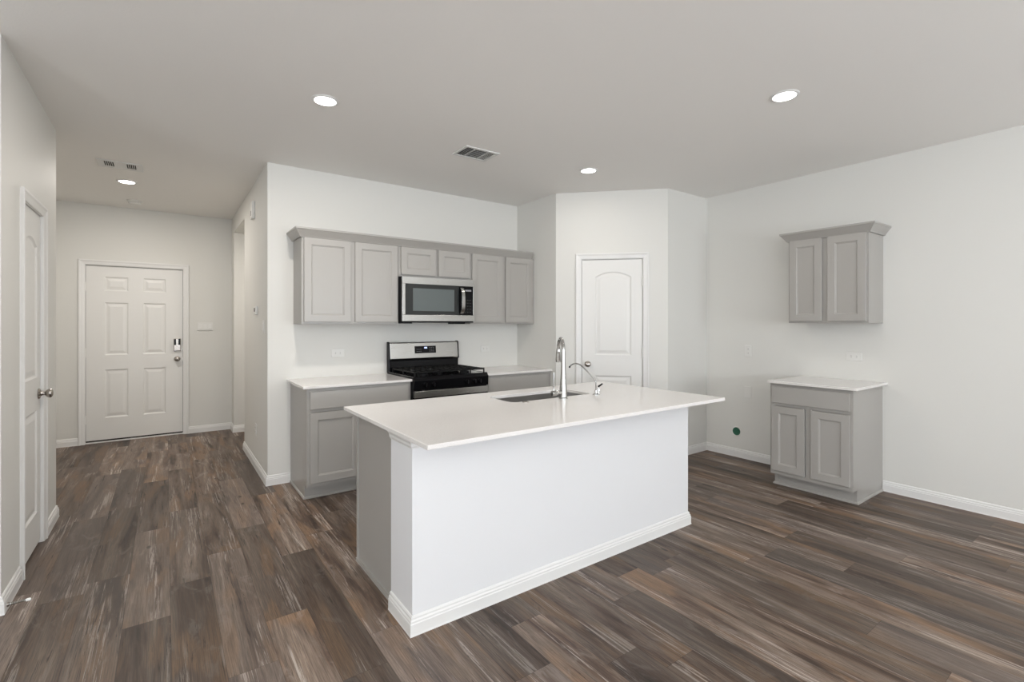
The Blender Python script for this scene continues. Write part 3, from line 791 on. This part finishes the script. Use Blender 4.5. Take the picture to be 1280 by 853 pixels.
for x in (-.060, .060): G().box(x, x+.005, -.093, .093, -.009, -.002).obj('divider', M['vent'], v1)
v2 = thing('ceiling_vent', (-.318, 5.345, CEIL), 'white return-air vent with two groups of dark slots in the entry ceiling', 'air vent')
fw, fd = .155, .115
G().box(-fw, fw, -fd, fd, -.007, -.0005).obj('plate', M['vent'], v2, bevel=.004)
for x0 in (-.105, .045):
    for k in range(5):
        x = x0+k*.0135
        G().box(x, x+.0075, -.085, .045, -.0085, -.0068).obj('slot', M['duct'], v2)
sd = thing('smoke_detector', (-.284, 6.80, CEIL), 'flat round white smoke detector on the entry ceiling near the front door', 'smoke detector')
G().lathe([(.001, -.0005), (.068, -.0005), (.068, -.014), (.060, -.018), (.001, -.018)]).obj('base', M['plastic'], sd, smooth=True)
G().lathe([(.001, -.018), (.052, -.018), (.058, -.024), (.050, -.038), (.020, -.043), (.001, -.043)]).obj('cover', M['plastic'], sd, smooth=True)

# ------------------------------------------------------------------ outlets and switches: local x along wall, -y into the room
def duplex(name, loc, rz, label, horiz=False, group='white duplex outlets', mm='plastic'):
    t = thing(name, loc, label, 'outlet', rz, group)
    a, c = (.0575, .035) if horiz else (.035, .0575)
    G().box(-a, a, -.006, 0, -c, c).obj('cover_plate', M[mm], t, bevel=.003)
    for s_ in (-1, 1):
        if horiz: cx_, cz_ = s_*.0205, 0
        else: cx_, cz_ = 0, s_*.0205
        e_ = G().lathe([(.001, 0), (.0165, 0), (.0165, -.0075), (.001, -.0075)], (cx_, 0, cz_), 'y', 20).obj('receptacle', M[mm], t)
        g = G()
        for q in (-1, 1):
            if horiz: g.box(cx_-.004, cx_+.004, -.0082, -.0074, cz_+q*.006-.001, cz_+q*.006+.001)
            else: g.box(cx_+q*.006-.001, cx_+q*.006+.001, -.0082, -.0074, cz_-.004, cz_+.004)
        g.obj('slot', M['plug'], e_)
    return t
duplex('outlet', (1.280, YB, 1.105), 0, 'white horizontal outlet on the back wall above the left countertop', True)
duplex('outlet', (2.880, YB, 1.098), 0, 'white horizontal outlet on the back wall right of the range', True)
duplex('outlet', (XR, 2.568, 1.098), R(-90), 'white upright outlet on the right wall at the refrigerator space')
duplex('outlet', (XR, 1.642, 1.092), R(-90), 'white horizontal outlet on the right wall above the small counter', True)
duplex('outlet', (XK, 5.162, .365), R(-90), 'white outlet low on the hallway wall near the baseboard')
def plate(name, loc, rz, label, cat, a, c, group=None, rocker=0, m='plastic'):
    t = thing(name, loc, label, cat, rz, group)
    G().box(-a, a, -.006, 0, -c, c).obj('cover_plate', M[m], t, bevel=.003)
    for k in range(rocker):
        x = (k-(rocker-1)/2)*.046
        G().extr([(-.006, -.032), (-.0105, -.030), (-.0075, .030), (-.006, .032)], 0, 'x', x-.016, x+.016).obj('rocker', M[m], t)
    return t
plate('blank_plate', (XR, 2.570, .680), R(-90), 'plain white blank plate on the right wall below the upright outlet', 'wall plate', .036, .058)
plate('light_switch', (XK, 4.72, 1.345), R(-90), 'white rocker switch on the hallway wall beside the kitchen corner', 'light switch', .036, .058, None, 1)
# thermostat
t = thing('thermostat', (XK, 5.10, 1.50), 'small white thermostat on the hallway wall above the outlet', 'thermostat', R(-90))
G().box(-.05, .05, -.022, 0, -.04, .04).obj('case', M['plastic'], t, bevel=.006)
G().box(-.03, .03, -.0228, -.022, -.012, .022).obj('screen', M['duct_grey'], t)
# door chime high on the hallway wall
t = thing('door_chime', (XK, 5.27, 2.475), 'small white door chime box high on the hallway wall', 'door chime', R(-90))
G().box(-.05, .05, -.03, 0, -.085, .085).obj('case', M['plastic'], t, bevel=.006)
g = G()
for k in range(4): g.box(-.03, .03, -.0308, -.03, -.05+k*.012, -.046+k*.012)
g.obj('grille', M['duct_grey'], t)
# panel beside the front door
t = thing('switch_plate', (.405, YF, 1.332), 'wide white switch plate on the entry wall right of the front door', 'light switch', 0)
G().box(-.083, .083, -.007, 0, -.045, .055).obj('cover_plate', M['plastic'], t, bevel=.002)
for k in range(3): G().extr([(-.007, -.022), (-.0125, -.020), (-.0085, .034), (-.007, .036)], 0, 'x', (k-1)*.048-.017, (k-1)*.048+.017).obj('rocker', M['plastic'], t)
G().box(-.075, .075, -.012, -.007, -.040, -.036).box(-.075, .075, -.012, -.007, -.030, -.027).obj('ledge', M['plastic'], t)

# round recessed water box with green cap at the refrigerator space
t = thing('water_supply_box', (XR, 2.690, .262), 'round white recessed wall box with green plastic inside, low on the right wall', 'water box', R(-90))
G().lathe([(.0415, -.0005), (.052, -.0005), (.052, -.005), (.046, -.007), (.0415, -.006)], (0, 0, 0), 'y', 32, closed=True).obj('ring', M['plastic'], t, smooth=True)
G().lathe([(.001, -.001), (.041, -.001), (.041, -.005), (.036, -.0055), (.034, -.0025), (.001, -.0025)], (0, 0, 0), 'y', 32).obj('cap', M['green'], t, smooth=True)
G().lathe([(.001, -.002), (.010, -.002), (.010, -.014), (.001, -.015)], (.006, 0, .008), 'y', 16).obj('valve_stub', M['green'], t, smooth=True)

# spring door stop on the left baseboard
t = thing('door_stop', (XL+.0146, 3.285, .026), 'spring door stop with white rubber tip on the left baseboard', 'door stop')
G().lathe([(.001, 0), (.011, 0), (.010, .006), (.006, .010), (.001, .010)], (0, 0, 0), 'x', 16).obj('base', M['nickel'], t, smooth=True)
sp_ = []
for k in range(140):
    a = k*2*PI/10; sp_.append((.009+k/139*.056, (.0062-k*.00002)*math.cos(a), (.0062-k*.00002)*math.sin(a)))
G().tube(sp_, .0016, 6).obj('spring', M['chrome'], t, smooth=True)
G().lathe([(.001, .064), (.0055, .064), (.0070, .068), (.0070, .078), (.005, .082), (.001, .083)], (0, 0, 0), 'x', 16).obj('rubber_tip', M['rubber'], t, smooth=True)
